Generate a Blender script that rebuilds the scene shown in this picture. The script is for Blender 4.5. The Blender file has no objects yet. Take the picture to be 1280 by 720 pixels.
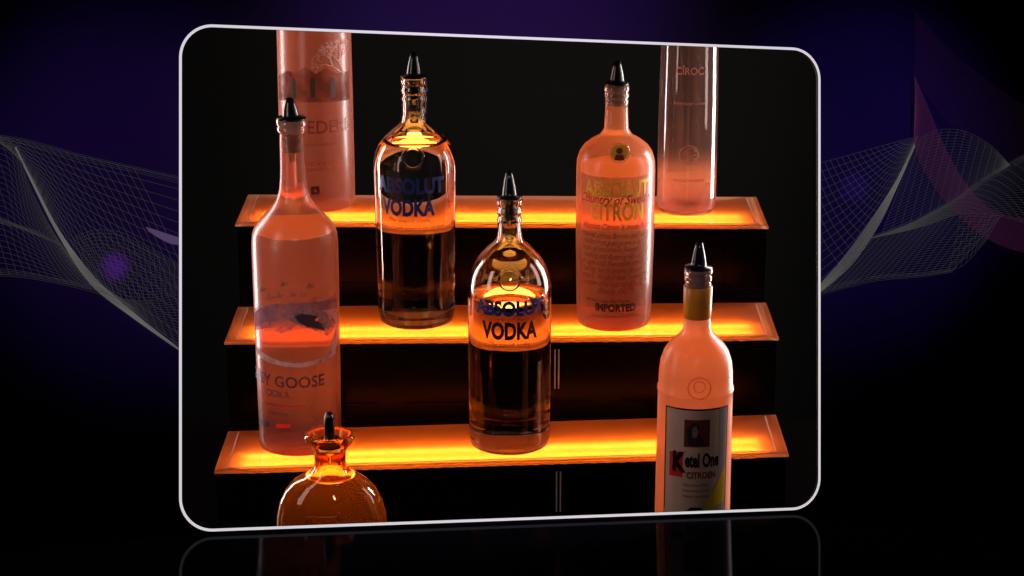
import bpy, bmesh, math, random
from mathutils import Vector, Matrix
random.seed(7)
S = bpy.context.scene
COL = S.collection
PI = math.pi

# ------------------------------------------------------------------ camera
F = 2800.0
TH = math.radians(17.2)
CO, SI = math.cos(TH), math.sin(TH)
CAM = Vector((0, 0, 1.0))
FW = Vector((0, CO, -SI)); UP = Vector((0, SI, CO)); RT = Vector((1, 0, 0))
cd = bpy.data.cameras.new('camera'); cam = bpy.data.objects.new('camera', cd); COL.objects.link(cam)
cam.location = CAM; cam.rotation_euler = (PI / 2 - TH, 0, 0)
cd.sensor_width = 36; cd.lens = 36 * F / 1280; cd.clip_start = 0.05; cd.clip_end = 60
S.camera = cam

def z_at(v, y):            # height seen at picture row v for something standing at distance y
    t = (v - 360) / F
    return 1.0 - y * (SI + t * CO) / (CO - t * SI)
def depth(y, z): return y * CO - (z - 1) * SI
def x_at(u, y, z): return (u - 640) / F * depth(y, z)

# ------------------------------------------------------------------ materials
def mat(name):
    m = bpy.data.materials.new(name); m.use_nodes = True
    nt = m.node_tree; nt.nodes.clear()
    out = nt.nodes.new('ShaderNodeOutputMaterial')
    return m, nt, out
def pbr(name, col, rough=.5, metal=0, trans=0, ior=1.45, spec=.5, coat=0, noise=0, nscale=40, bump=0, em=None, ems=0):
    m, nt, out = mat(name)
    b = nt.nodes.new('ShaderNodeBsdfPrincipled')
    b.inputs['Base Color'].default_value = (*col, 1)
    b.inputs['Roughness'].default_value = rough
    b.inputs['Metallic'].default_value = metal
    b.inputs['Transmission Weight'].default_value = trans
    b.inputs['IOR'].default_value = ior
    b.inputs['Specular IOR Level'].default_value = spec
    b.inputs['Coat Weight'].default_value = coat
    b.inputs['Coat Roughness'].default_value = .12
    if em:
        b.inputs['Emission Color'].default_value = (*em, 1); b.inputs['Emission Strength'].default_value = ems
    if noise or bump:
        tc = nt.nodes.new('ShaderNodeTexCoord'); n = nt.nodes.new('ShaderNodeTexNoise')
        n.inputs['Scale'].default_value = nscale; n.inputs['Detail'].default_value = 6
        nt.links.new(tc.outputs['Object'], n.inputs['Vector'])
        if noise:
            mx = nt.nodes.new('ShaderNodeMix'); mx.data_type = 'RGBA'
            mx.inputs['A'].default_value = (*[c * (1 - noise) for c in col], 1)
            mx.inputs['B'].default_value = (*[min(1, c * (1 + noise)) for c in col], 1)
            nt.links.new(n.outputs['Fac'], mx.inputs['Factor']); nt.links.new(mx.outputs['Result'], b.inputs['Base Color'])
        if bump:
            bp = nt.nodes.new('ShaderNodeBump'); bp.inputs['Strength'].default_value = bump; bp.inputs['Distance'].default_value = .001
            nt.links.new(n.outputs['Fac'], bp.inputs['Height']); nt.links.new(bp.outputs['Normal'], b.inputs['Normal'])
    nt.links.new(b.outputs['BSDF'], out.inputs['Surface'])
    return m
def glass(name, col=(1, 1, 1), ior=1.42, rough=0.0):
    m, nt, out = mat(name)
    g = nt.nodes.new('ShaderNodeBsdfGlass'); g.inputs['Color'].default_value = (*col, 1)
    g.inputs['IOR'].default_value = ior; g.inputs['Roughness'].default_value = rough
    tc = nt.nodes.new('ShaderNodeTexCoord'); n = nt.nodes.new('ShaderNodeTexNoise'); n.inputs['Scale'].default_value = 25
    bp = nt.nodes.new('ShaderNodeBump'); bp.inputs['Strength'].default_value = .12; bp.inputs['Distance'].default_value = .002
    nt.links.new(tc.outputs['Object'], n.inputs['Vector']); nt.links.new(n.outputs['Fac'], bp.inputs['Height'])
    nt.links.new(bp.outputs['Normal'], g.inputs['Normal'])
    nt.links.new(g.outputs['BSDF'], out.inputs['Surface'])
    return m
def frosted(name, col, tcol, rough=.36, trans=.55, transluc=.3, ior=1.3, coat=.35, coatr=.2, grain=.15):
    m, nt, out = mat(name)
    b = nt.nodes.new('ShaderNodeBsdfPrincipled')
    b.inputs['Base Color'].default_value = (*col, 1); b.inputs['Roughness'].default_value = rough
    b.inputs['Transmission Weight'].default_value = trans; b.inputs['IOR'].default_value = ior
    b.inputs['Coat Weight'].default_value = coat; b.inputs['Coat Roughness'].default_value = coatr
    t = nt.nodes.new('ShaderNodeBsdfTranslucent'); t.inputs['Color'].default_value = (*tcol, 1)
    mx = nt.nodes.new('ShaderNodeMixShader'); mx.inputs[0].default_value = transluc
    tc = nt.nodes.new('ShaderNodeTexCoord'); n = nt.nodes.new('ShaderNodeTexNoise'); n.inputs['Scale'].default_value = 900
    bp = nt.nodes.new('ShaderNodeBump'); bp.inputs['Strength'].default_value = grain; bp.inputs['Distance'].default_value = .0005
    nt.links.new(tc.outputs['Object'], n.inputs['Vector']); nt.links.new(n.outputs['Fac'], bp.inputs['Height'])
    if grain: nt.links.new(bp.outputs['Normal'], b.inputs['Normal'])
    nt.links.new(b.outputs['BSDF'], mx.inputs[1]); nt.links.new(t.outputs['BSDF'], mx.inputs[2])
    nt.links.new(mx.outputs['Shader'], out.inputs['Surface'])
    return m
def misty(name, col, lo, hi, scale, mx_a=.75, dark=.4):
    """thin translucent print on frosted glass: ink coverage broken up by noise"""
    m, nt, out = mat(name)
    d = nt.nodes.new('ShaderNodeBsdfDiffuse'); tr = nt.nodes.new('ShaderNodeBsdfTransparent'); mx = nt.nodes.new('ShaderNodeMixShader')
    tc = nt.nodes.new('ShaderNodeTexCoord'); n = nt.nodes.new('ShaderNodeTexNoise'); n.inputs['Scale'].default_value = scale; n.inputs['Detail'].default_value = 7
    mr = nt.nodes.new('ShaderNodeMapRange'); mr.inputs['From Min'].default_value = lo; mr.inputs['From Max'].default_value = hi; mr.inputs['To Max'].default_value = mx_a
    n2 = nt.nodes.new('ShaderNodeTexNoise'); n2.inputs['Scale'].default_value = scale * 2.3
    c = nt.nodes.new('ShaderNodeMix'); c.data_type = 'RGBA'; c.inputs['A'].default_value = (*[q * dark for q in col], 1); c.inputs['B'].default_value = (*col, 1)
    nt.links.new(tc.outputs['Object'], n.inputs['Vector']); nt.links.new(tc.outputs['Object'], n2.inputs['Vector'])
    nt.links.new(n.outputs['Fac'], mr.inputs['Value']); nt.links.new(mr.outputs['Result'], mx.inputs[0])
    nt.links.new(n2.outputs['Fac'], c.inputs['Factor']); nt.links.new(c.outputs['Result'], d.inputs['Color'])
    nt.links.new(tr.outputs[0], mx.inputs[1]); nt.links.new(d.outputs[0], mx.inputs[2]); nt.links.new(mx.outputs[0], out.inputs['Surface']); return m
def emit(name, col, s):
    m, nt, out = mat(name)
    e = nt.nodes.new('ShaderNodeEmission'); e.inputs['Color'].default_value = (*col, 1); e.inputs['Strength'].default_value = s
    nt.links.new(e.outputs['Emission'], out.inputs['Surface']); return m

M = {}
M['glass'] = glass('clear_bottle_glass', (1, .98, .95), 1.44)
M['amber'] = frosted('amber_spirit_glass', (1, .42, .10), (1, .28, .03), rough=0, trans=1, transluc=.06, ior=1.38, coat=0, grain=0)
M['ring_glass'] = pbr('thick_lip_glass', (.9, .5, .4), .08, 0, .7, 1.45, .6)
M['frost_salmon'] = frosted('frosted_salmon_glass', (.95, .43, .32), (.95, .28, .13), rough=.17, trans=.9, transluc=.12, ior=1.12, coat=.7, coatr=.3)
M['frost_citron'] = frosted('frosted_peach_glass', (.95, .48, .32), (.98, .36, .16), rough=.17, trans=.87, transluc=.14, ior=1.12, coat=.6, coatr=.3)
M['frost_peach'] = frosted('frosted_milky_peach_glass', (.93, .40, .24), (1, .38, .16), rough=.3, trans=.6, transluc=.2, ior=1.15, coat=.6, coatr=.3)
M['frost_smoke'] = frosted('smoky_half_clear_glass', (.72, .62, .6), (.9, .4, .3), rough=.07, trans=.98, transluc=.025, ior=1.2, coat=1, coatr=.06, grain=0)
M['black_plastic'] = pbr('glossy_black_plastic', (.006, .006, .007), .22, spec=.6)
M['black_gloss'] = pbr('black_gloss_laminate', (.0015, .001, .001), .22, spec=.05, bump=.05, nscale=30)
M['black_matt'] = pbr('black_matt_board', (.006, .006, .006), .6, spec=.2)
M['steel'] = pbr('dull_steel', (.38, .36, .36), .4, .3)
M['ink_navy'] = pbr('navy_ink', (.006, .025, .15), .35)
M['ink_indigo'] = pbr('indigo_ink', (.05, .02, .07), .4)
M['ink_black'] = pbr('black_ink', (.008, .006, .010), .4)
M['ink_gold'] = pbr('golden_ink', (.85, .50, .03), .35)
M['ink_red'] = pbr('dark_red_ink', (.30, .015, .012), .4)
M['ink_brown'] = pbr('brown_ink', (.16, .03, .02), .4)
M['ink_scarlet'] = pbr('scarlet_ink', (.75, .03, .015), .4)
M['art_violet'] = misty('violet_print', (.34, .20, .27), .2, .6, 45, .85)
M['art_rock'] = misty('rock_print', (.40, .30, .30), .30, .52, 110, .97, .12)
M['art_goose'] = misty('faint_grey_print', (.22, .13, .14), .3, .6, 300, .7)
M['art_pale'] = misty('pale_mountain_print', (.62, .44, .47), .25, .65, 50, .8, .5)
M['art_dark'] = pbr('dark_rock_print', (.03, .02, .03), .5, noise=.6, nscale=90)
M['art_snow'] = misty('snow_print', (.75, .5, .48), .25, .5, 80, .95)
M['palace'] = misty('palace_print', (.10, .03, .03), .2, .6, 60, .7)
M['art_orange'] = pbr('orange_print', (.95, .42, .06), .5)
M['paper'] = pbr('grey_label_paper', (.70, .50, .40), .35, noise=.15, nscale=60)
M['paper_silver'] = pbr('silver_label_paper', (.6, .58, .6), .25, metal=.3)
M['amber_band'] = pbr('amber_neck_foil', (.75, .28, .02), .3, noise=.4, nscale=70, spec=.6)
M['lemon'] = pbr('lemon_print', (.85, .60, .03), .4)

# ------------------------------------------------------------------ mesh helpers
def link(name, bm, m, parent=None, smooth=True, loc=None):
    me = bpy.data.meshes.new(name); bm.normal_update(); bm.to_mesh(me); bm.free()
    for p in me.polygons: p.use_smooth = smooth
    o = bpy.data.objects.new(name, me); COL.objects.link(o)
    if m: me.materials.append(m)
    if parent: o.parent = parent
    if loc: o.location = loc
    return o
def tag(o, label=None, cat=None, group=None, kind=None):
    if label: o['label'] = label
    if cat: o['category'] = cat
    if group: o['group'] = group
    if kind: o['kind'] = kind
    return o
def thing(name, label, cat, loc=(0, 0, 0), group=None):
    o = bpy.data.objects.new(name, None); COL.objects.link(o); o.location = loc; o.empty_display_size = .05
    return tag(o, label, cat, group)
def box(bm, x0, x1, y0, y1, z0, z1):
    vs = [bm.verts.new((x, y, z)) for x in (x0, x1) for y in (y0, y1) for z in (z0, z1)]
    for f in ((0, 1, 3, 2), (4, 6, 7, 5), (0, 4, 5, 1), (2, 3, 7, 6), (0, 2, 6, 4), (1, 5, 7, 3)):
        bm.faces.new([vs[i] for i in f])
def spline(pts, n=5):
    out = []
    for i in range(len(pts) - 1):
        p0 = pts[max(i - 1, 0)]; p1 = pts[i]; p2 = pts[i + 1]; p3 = pts[min(i + 2, len(pts) - 1)]
        for k in range(n):
            t = k / n
            out.append(tuple(.5 * (2 * p1[j] + (p2[j] - p0[j]) * t + (2 * p0[j] - 5 * p1[j] + 4 * p2[j] - p3[j]) * t * t + (3 * p1[j] - p0[j] - 3 * p2[j] + p3[j]) * t ** 3) for j in range(len(p1))))
    out.append(pts[-1]); return out
def lathe(bm, prof, seg=72, sy=1.0, flip=False):
    """prof: (r, z) from bottom to top; r == 0 closes at the axis."""
    rings = []
    for r, z in prof:
        if r < 1e-6: rings.append([bm.verts.new((0, 0, z))])
        else: rings.append([bm.verts.new((r * math.cos(2 * PI * k / seg), sy * r * math.sin(2 * PI * k / seg), z)) for k in range(seg)])
    for a, b in zip(rings, rings[1:]):
        for k in range(seg):
            j = (k + 1) % seg
            if len(a) == 1 and len(b) == 1: continue
            if len(a) == 1: f = [a[0], b[j], b[k]]
            elif len(b) == 1: f = [a[k], a[j], b[0]]
            else: f = [a[k], a[j], b[j], b[k]]
            if flip: f.reverse()
            bm.faces.new(f)
def torus_prof(R, z, r, n=8): return [(R + r * math.cos(2 * PI * k / n), z + r * math.sin(2 * PI * k / n)) for k in range(n + 1)]

# ------------------------------------------------------------------ the stepped bar shelf
W = .62
#        front y, back y, z at centre, drop per metre to the right
BOARDS = [(2.508, 2.640, .3005, .0050, 'top'), (2.374, 2.5025, .2048, -.0085, 'middle'), (2.2520, 2.3730, .1058, -.0325, 'bottom')]
def board_z(i, x): return BOARDS[i][2] - BOARDS[i][3] * x

def board_mat(name):
    m, nt, out = mat(name)
    t = nt.nodes.new('ShaderNodeBsdfTranslucent'); t.inputs['Color'].default_value = (1, .55, .30, 1)
    d = nt.nodes.new('ShaderNodeBsdfDiffuse'); d.inputs['Color'].default_value = (.30, .06, .035, 1)
    g = nt.nodes.new('ShaderNodeBsdfGlossy'); g.inputs['Roughness'].default_value = .12; g.inputs['Color'].default_value = (1, .9, .85, 1)
    fr = nt.nodes.new('ShaderNodeFresnel'); fr.inputs['IOR'].default_value = 1.35
    a = nt.nodes.new('ShaderNodeMixShader'); a.inputs[0].default_value = .35
    nt.links.new(t.outputs[0], a.inputs[1]); nt.links.new(d.outputs[0], a.inputs[2])
    b = nt.nodes.new('ShaderNodeMixShader')
    nt.links.new(fr.outputs[0], b.inputs[0]); nt.links.new(a.outputs[0], b.inputs[1]); nt.links.new(g.outputs[0], b.inputs[2])
    nt.links.new(b.outputs[0], out.inputs['Surface']); return m
M['board'] = board_mat('amber_acrylic')
M['led'] = emit('amber_led', (1, .27, .026), 90)
M['inlay'] = pbr('pink_acrylic_edge', (.75, .30, .22), .3)
M['liner'] = pbr('white_tray', (.45, .30, .2), .7)

unit = thing('bar_shelf', 'three step black bar shelf with glowing amber acrylic treads', 'bar shelf', (-.0118, 2.25, 0))
def rel(bm, off=(0, 2.25, 0)):
    bmesh.ops.translate(bm, vec=-Vector(off), verts=bm.verts)
def shear(bm, k, zc=0):
    for v in bm.verts: v.co.z -= k * v.co.x
for i, (yf, yb, zc, k, nm) in enumerate(BOARDS):
    h = W / 2
    # tread: a single folded sheet, top and four lips
    bm = bmesh.new(); t = .0034; e = .001
    top = [bm.verts.new(p) for p in ((-h + e, yf + e, zc), (h - e, yf + e, zc), (h - e, yb, zc), (-h + e, yb, zc))]
    mid = [bm.verts.new(p) for p in ((-h, yf, zc - e), (h, yf, zc - e), (h, yb, zc - e), (-h, yb, zc - e))]
    low = [bm.verts.new(p) for p in ((-h, yf, zc - t), (h, yf, zc - t), (h, yb, zc - t), (-h, yb, zc - t))]
    bm.faces.new(top)
    for A, B in ((top, mid), (mid, low)):
        for q in range(4):
            w_ = (q + 1) % 4; bm.faces.new([B[q], B[w_], A[w_], A[q]])
    shear(bm, k); rel(bm)
    tread = link('tread', bm, M['board'], unit, smooth=False)
    # thin engraved frame line near the edge of the tread
    bm = bmesh.new(); a = .0125; w_ = .0014; z0, z1 = zc + .0002, zc + .0007
    box(bm, -h + a, -h + a + w_, yf + .008, yb - .006, z0, z1); box(bm, h - a - w_, h - a, yf + .008, yb - .006, z0, z1)
    box(bm, -h + a + w_, h - a - w_, yf + .008, yf + .008 + w_, z0, z1)
    shear(bm, k); rel(bm); link('engraved_line', bm, M['inlay'], tread, smooth=False)
    # LED strip under the front half
    for dy in (.014, .038):
        bm = bmesh.new(); n = 36
        for q in range(n):
            x = -h + .036 + (W - .072) * q / (n - 1)
            box(bm, x - .0035, x + .0035, yf + dy, yf + dy + .005, zc - .0112, zc - .0102)
        shear(bm, k); rel(bm); link('led_strip', bm, M['led'], tread, smooth=False)
    # light tray
    bm = bmesh.new(); box(bm, -h + .004, h - .004, yf + .004, yb - .002, zc - .023, zc - .019)
    shear(bm, k); rel(bm); link('light_tray', bm, M['liner'], unit, smooth=False)
    # riser with a shallow frame
    bm = bmesh.new(); zb = 0
    y0 = yf + .003
    box(bm, -h + .002, h - .002, y0, y0 + .006, zb, zc - t - .0003)
    zt = zc - t - .0003; zl = (BOARDS[i + 1][2] if i < 2 else 0)
    for (xa, xb, za, zb2) in ((-h + .004, h - .004, zt - .012, zt), (-h + .004, h - .004, zl + .004, zl + .024),
                              (-h + .004, -h + .05, zl + .024, zt - .012), (.10, .135, zl + .024, zt - .012), (h - .05, h - .004, zl + .024, zt - .012), (-.14, -.11, zl + .024, zt - .012)):
        if i < 2 or za > .03: pass
        box(bm, xa, xb, y0 - .0022, y0 - .0002, za, zb2 - (.0005 if zb2 == zt else 0))
    shear(bm, k * .98); rel(bm); link('riser', bm, M['black_gloss'], unit, smooth=False)
    for s in (-1, 1):
        bm = bmesh.new(); xa = s * (h - .005)
        box(bm, xa - .003, xa + .003, yf + .0095, 2.64, 0, zc - t - .0008 - .0)
        shear(bm, k); rel(bm); link('side_panel', bm, M['black_matt'], unit, smooth=False)
# metal seam strips under the two lower treads
for i, (z0, z1) in ((1, (.135, .170)), (2, (.030, .076))):
    yf = BOARDS[i][0]
    for dx in (0, .0042):
        bm = bmesh.new(); x = .0600 + dx
        z1b = board_z(i, .05) - .012
        box(bm, x - .0007, x + .0007, yf - .0022, yf + .0004, z1b - .046, z1b); rel(bm)
        link('seam_strip', bm, M['steel'], unit, smooth=False)

# table and dark room
bm = bmesh.new(); box(bm, -.8, .8, 1.99, 2.66, -.04, 0)
tag(link('bar_counter', bm, M['black_gloss'], smooth=False), kind='structure')
M['room'] = pbr('dark_room_wall', (.0035, .0035, .0032), .8, spec=.1, noise=.25, nscale=3)
bm = bmesh.new(); box(bm, -2, 2, 3.6, 3.64, -1, 2.4)
tag(link('rear_wall', bm, M['room'], smooth=False), kind='structure')

# ------------------------------------------------------------------ bottles
def r_at(pr, z):
    for (r0, z0), (r1, z1) in zip(pr, pr[1:]):
        if z0 <= z <= z1 and z1 > z0: return r0 + (r1 - r0) * (z - z0) / (z1 - z0)
    return pr[-1][0]
UPLIGHTS = []
class Bottle:
    def __init__(s, name, label, cat, u, i=None, vfront=None, rpx=50, y=None, group=None):
        if i is not None:
            z = BOARDS[i][2]
            for _ in range(4):
                t = (vfront - 360) / F
                yf = (1 - z) * (CO - t * SI) / (SI + t * CO)
                d = depth(yf, z); x = (u - 640) / F * d; z = board_z(i, x)
            s.r = rpx / F * d; s.y = yf + s.r * .93; s.z = z + .0008; s.x = (u - 640) / F * depth(s.y, z)
        else:
            s.y = y; s.z = 0.0005; s.x = (u - 640) / F * depth(y, 0)
        s.root = thing(name, label, cat, (s.x, s.y, s.z), group)
    def zz(s, v, dy=0): return z_at(v, s.y + dy) - s.z
    def px(s, v): return depth(s.y, z_at(v, s.y)) / F
    def prof(s, pts):      # (v, half width px) top to bottom -> (r, z) bottom to top
        return [(r * s.px(v), s.zz(v)) for v, r in reversed(pts)]
    def part(s, name, m, prof, parent=None, seg=72, sy=1.0, extra=None, smooth=True):
        bm = bmesh.new(); lathe(bm, prof, seg, sy)
        if extra: extra(bm)
        return link(name, bm, m, parent or s.root, smooth)
    def pourer(s, vtip, vtop, rtop, vdeep, rin, rbase=11, lean=0):
        p = s.px(vtop); zt = s.zz(vtop); ztip = s.zz(vtip); H = ztip - zt
        pr = [(0, zt + .0002), (rtop * p, zt + .0002), (rtop * p, zt + .0016), (rbase * p, zt + .0024), (rbase * .93 * p, zt + H * .25), (rbase * .8 * p, zt + H * .5),
              (rbase * .6 * p, zt + H * .75), (rbase * .42 * p, zt + H * .97), (rbase * .28 * p, zt + H * .99), (rbase * .25 * p, zt + H * .9), (0, zt + H * .88)]
        o = s.part('pourer', M['black_plastic'], pr, seg=40)
        lx, ly = random.uniform(-.07, .07), random.uniform(-.05, .05)
        for q in o.data.vertices:
            if q.co.z > zt + .003: q.co.x += lx * (q.co.z - zt - .003); q.co.y += ly * (q.co.z - zt - .003)
        zd = s.zz(vdeep); L = zt - zd; pr = [(0, zd - L * .28), (rin * .28 * p, zd - L * .28), (rin * .3 * p, zd)]
        n = 4
        for q in range(n):
            a = zd + L * q / n; b = zd + L * (q + .55) / n; c = zd + L * (q + 1) / n
            pr += [(rin * .75 * p, a), (rin * p, a + L * .02), (rin * .98 * p, b), (rin * .72 * p, b + .0004), (rin * .72 * p, c - .0003)]
        pr += [(rin * .7 * p, zt), (0, zt)]
        s.part('stopper', M['black_plastic'], pr, o, seg=40)
        return o
    def rings(s, vs, r, th, m, name='neck_ring'):
        for v in vs:
            s.part(name, m, torus_prof(r * s.px(v), s.zz(v), th * s.px(v)), seg=56)

def wrap_bm(bm, B, R, off):
    """flat mesh (x = arc length, y = height) wrapped round the front of a bottle of radius R"""
    for v in bm.verts:
        a = v.co.x / R
        h = v.co.y; rr = R + off + v.co.z
        v.co = Vector((rr * math.sin(a), -rr * math.cos(a), h))
def text(B, s, v, hpx, m, R, wpx=None, du=0, bold=0.0, shear_=0, parent=None, off=.0004, name='lettering', spacing=1.0):
    cu = bpy.data.curves.new('t', 'FONT'); cu.body = s; cu.align_x = 'CENTER'; cu.size = 1; cu.offset = bold; cu.shear = shear_
    cu.space_character = spacing; cu.resolution_u = 3
    o = bpy.data.objects.new('t', cu); COL.objects.link(o)
    bpy.context.view_layer.update()
    dg = bpy.context.evaluated_depsgraph_get()
    me = bpy.data.meshes.new_from_object(o.evaluated_get(dg))
    bm = bmesh.new(); bm.from_mesh(me); bpy.data.objects.remove(o); bpy.data.meshes.remove(me)
    bmesh.ops.subdivide_edges(bm, edges=[e for e in bm.edges if e.calc_length() > .25], cuts=2)
    bmesh.ops.triangulate(bm, faces=bm.faces)
    xs = [q.co.x for q in bm.verts]; ys = [q.co.y for q in bm.verts]
    x0, x1 = min(xs), max(xs)
    p = depth(B.y - R, B.zz(v, -R) + B.z) / F
    hm = hpx * p / CO; sc = hm / .70
    wid = (x1 - x0) * sc if wpx is None else 2 * R * math.asin(min(.99, wpx / 2 * p / R))
    c = R * math.asin(max(-.98, min(.98, du * p / R)))
    zc = B.zz(v, -R)
    for q in bm.verts:
        q.co.x = c + ((q.co.x - x0) / (x1 - x0) - .5) * wid; q.co.y = zc + (q.co.y - .35) * sc; q.co.z = 0
    wrap_bm(bm, B, R, off)
    return link(name, bm, m, parent or B.root, smooth=False)
def decal(B, pts, m, R, name, off=.0003, parent=None):
    """polygon given as (offset px from axis, picture row) printed on the bottle"""
    bm = bmesh.new(); vs = []
    p = B.px(sum(q[1] for q in pts) / len(pts))
    for du, v in pts:
        a = math.asin(max(-.985, min(.985, du * p / R)))
        vs.append(bm.verts.new((a * R, B.zz(v, -R * math.cos(a)), 0)))
    f = bm.faces.new(vs); bm.normal_update()
    if f.normal.z < 0: f.normal_flip()
    bmesh.ops.triangulate(bm, faces=bm.faces)
    for _ in range(5):
        ed = [e for e in bm.edges if abs(e.verts[0].co.x - e.verts[1].co.x) > .004]
        if not ed: break
        bmesh.ops.subdivide_edges(bm, edges=ed, cuts=1); bmesh.ops.triangulate(bm, faces=bm.faces)
    wrap_bm(bm, B, R, off)
    return link(name, bm, m, parent or B.root, smooth=False)
def ring_decal(B, du, v, rpx, wpx, m, R, name, off=.0004, th=.0, parent=None, n=40, fill=False):
    bm = bmesh.new(); p = depth(B.y - R, B.zz(v, -R) + B.z) / F; c = R * math.asin(du * p / R); zc = B.zz(v, -R)
    rad = [rpx * p, (rpx - wpx) * p] if not fill else [rpx * p, 0]
    A = [bm.verts.new((c + rad[0] * math.cos(2 * PI * k / n), zc + rad[0] * math.sin(2 * PI * k / n), 0)) for k in range(n)]
    if fill: bm.faces.new(A)
    else:
        mid = [bm.verts.new((c + (rad[0] + rad[1]) / 2 * math.cos(2 * PI * k / n), zc + (rad[0] + rad[1]) / 2 * math.sin(2 * PI * k / n), th)) for k in range(n)]
        I = [bm.verts.new((c + rad[1] * math.cos(2 * PI * k / n), zc + rad[1] * math.sin(2 * PI * k / n), 0)) for k in range(n)]
        for k in range(n):
            j = (k + 1) % n; bm.faces.new([A[k], A[j], mid[j], mid[k]]); bm.faces.new([mid[k], mid[j], I[j], I[k]])
    wrap_bm(bm, B, R, off)
    return link(name, bm, m, parent or B.root)

def clear_bottle(label, u, i, vf, vtip, vtop, vs_, rtop, rn, rsh, rb, vliq, word_rows, name='vodka_bottle'):
    """vs_: rows of (neck bottom, shoulder start, shoulder end)"""
    B = Bottle(name, label, 'bottle', u, i, vf, rb, group='clear round shouldered vodka bottles')
    B.z -= .002; B.root.location.z = B.z
    vn, v1, v2 = vs_
    vb = vf - 11
    body = [(vtop, rtop - 2), (vtop + 1.5, rtop), (vtop + 7, rtop), (vtop + 9, rtop - 2), (vtop + 11, rtop - 1.5), (vtop + 15, rtop), (vtop + 18, rtop - .5), (vtop + 20, rtop - 2.4), (vtop + 22, rtop - 2.4),
            (vtop + 25, rtop - .7), (vtop + 28, rtop - 1), (vtop + 30, rn), (vn - 12, rn), (vn - 3, rn + 1.2), (vn + 2, rn + 4.5), (v1, rn + 12), (v1 + (v2 - v1) * .25, rsh * .72), (v1 + (v2 - v1) * .5, rsh * .87), (v1 + (v2 - v1) * .75, rsh * .955),
            (v2, rsh), (v2 + 12, rsh), (vb - 45, rb + 1.2), (vb - 22, rb + .8), (vb - 20, rb + 1.6), (vb - 17, rb + .6), (vb - 12, rb), (vb - 5, rb - 1.5), (vb - 1.0, rb - 6)]
    pr = B.prof(body)
    R = pr[6][0]
    pr = [(r, max(z, .002)) for r, z in pr]
    base = [(0, .0008), (.5 * R, .0006), (.72 * R, .0002), (.80 * R, 0), (.86 * R, .0008)]
    outer = base + pr
    bm = bmesh.new(); lathe(bm, outer + [(pr[-1][0] - .0022, pr[-1][1] + .0001)], 96)
    # air above the liquid: neck bore and shoulder, closed at the liquid surface
    zl = B.zz(vliq); p = B.px(vtop); wall = .0035
    cav = [(0, zl), (R * .55, zl - .0001)]
    ins = []
    for r, z in pr:
        if z > zl + .001: ins.append((max(r - wall, rn * p - .0042), z - (.001 if r > rn * p + .004 else 0)))
    rl = r_at(pr, zl + .001) - wall
    cav += [(rl - .004, zl + .0001), (rl - .0015, zl + .0006)] + [q for q in ins if q[1] > zl + .0012][:-1]
    top = pr[-1]
    cav += [(top[0] - .0022, top[1] + .0001)]
    lathe(bm, cav, 96, flip=True)
    bmesh.ops.remove_doubles(bm, verts=bm.verts, dist=1e-5)
    g = link('glass_body', bm, M['glass'], B.root); UPLIGHTS.append((B, .028, .03, 115))
    B.pourer(vtip, vtop - .5, rtop - .5, vtop + 26, rn - 5.2, 9.5)
    Rf = B.prof([(v2 + 20, rsh)])[0][0]
    ring_decal(B, 0, v2 - 2, 15, 3.5, M['glass'], Rf * .985, 'medallion_ring', th=.0015, off=.0002)
    return B, Rf

def frost_body(B, m, pr, vliq, rneck, power=.05, spread=45):
    """frosted shell, the liquid surface inside it, and an unseen lamp added at the base to make it glow"""
    r0 = pr[0][0]; bm = bmesh.new()
    lathe(bm, [(0, .006), (.6 * r0, .005), (.9 * r0, 0)] + pr + [(0, pr[-1][1])], 96)
    o = link('glass_body', bm, m, B.root)
    zl = B.zz(vliq); rl = r_at(pr, zl) - .0015
    B.part('liquid', M['liquid'], [(0, zl), (rl * .7, zl), (rl * .93, zl + .0003), (r_at(pr, zl + .0018) - .0012, zl + .0018)])
    UPLIGHTS.append((B, r0 * .5, power, spread)); return o
def liquid_mat():
    m, nt, out = mat('amber_lit_liquid')
    t = nt.nodes.new('ShaderNodeBsdfTranslucent'); t.inputs['Color'].default_value = (1, .55, .2, 1)
    p = nt.nodes.new('ShaderNodeBsdfTransparent'); mx = nt.nodes.new('ShaderNodeMixShader'); mx.inputs[0].default_value = .5
    nt.links.new(p.outputs[0], mx.inputs[1]); nt.links.new(t.outputs[0], mx.inputs[2]); nt.links.new(mx.outputs[0], out.inputs['Surface']); return m
M['liquid'] = liquid_mat()
# centre clear bottle
B, R = clear_bottle('clear vodka bottle in the centre of the bottom tread', 637, 2, 569, 214, 248, (300, 308, 352), 16.5, 15, 52.5, 49.5, 371, None)
text(B, 'ABSOLUT', 386, 17, M['ink_navy'], R, 82, bold=.045)
text(B, 'Country of Sweden', 399.5, 6, M['ink_red'], R, 74, shear_=.5, bold=.004)
text(B, 'VODKA', 414, 20, M['ink_black'], R, 68, bold=.045)
text(B, 'The superb vodka', 431, 5, M['ink_brown'], R, 50, shear_=.5)
text(B, 'made from grain in the fields', 526, 3.2, M['ink_brown'], R, 66, shear_=.4)
Bc = B
# left clear bottle
B, R = clear_bottle('clear vodka bottle standing left on the middle tread', 521, 1, 413, 65, 97, (152, 160, 200), 17, 15, 51.5, 47, 178, None)
text(B, 'ABSOLUT', 233, 18, M['ink_navy'], R, 82, du=-5, bold=.045)
text(B, 'VODKA', 260, 19, M['ink_navy'], R, 66, du=-8, bold=.045)
text(B, 'The superb vodka', 276, 4.5, M['ink_brown'], R, 52, du=-6, shear_=.5)
text(B, 'made from grain grown in the rich fields', 285, 3.5, M['ink_brown'], R, 80, du=-4, shear_=.4)

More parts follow.
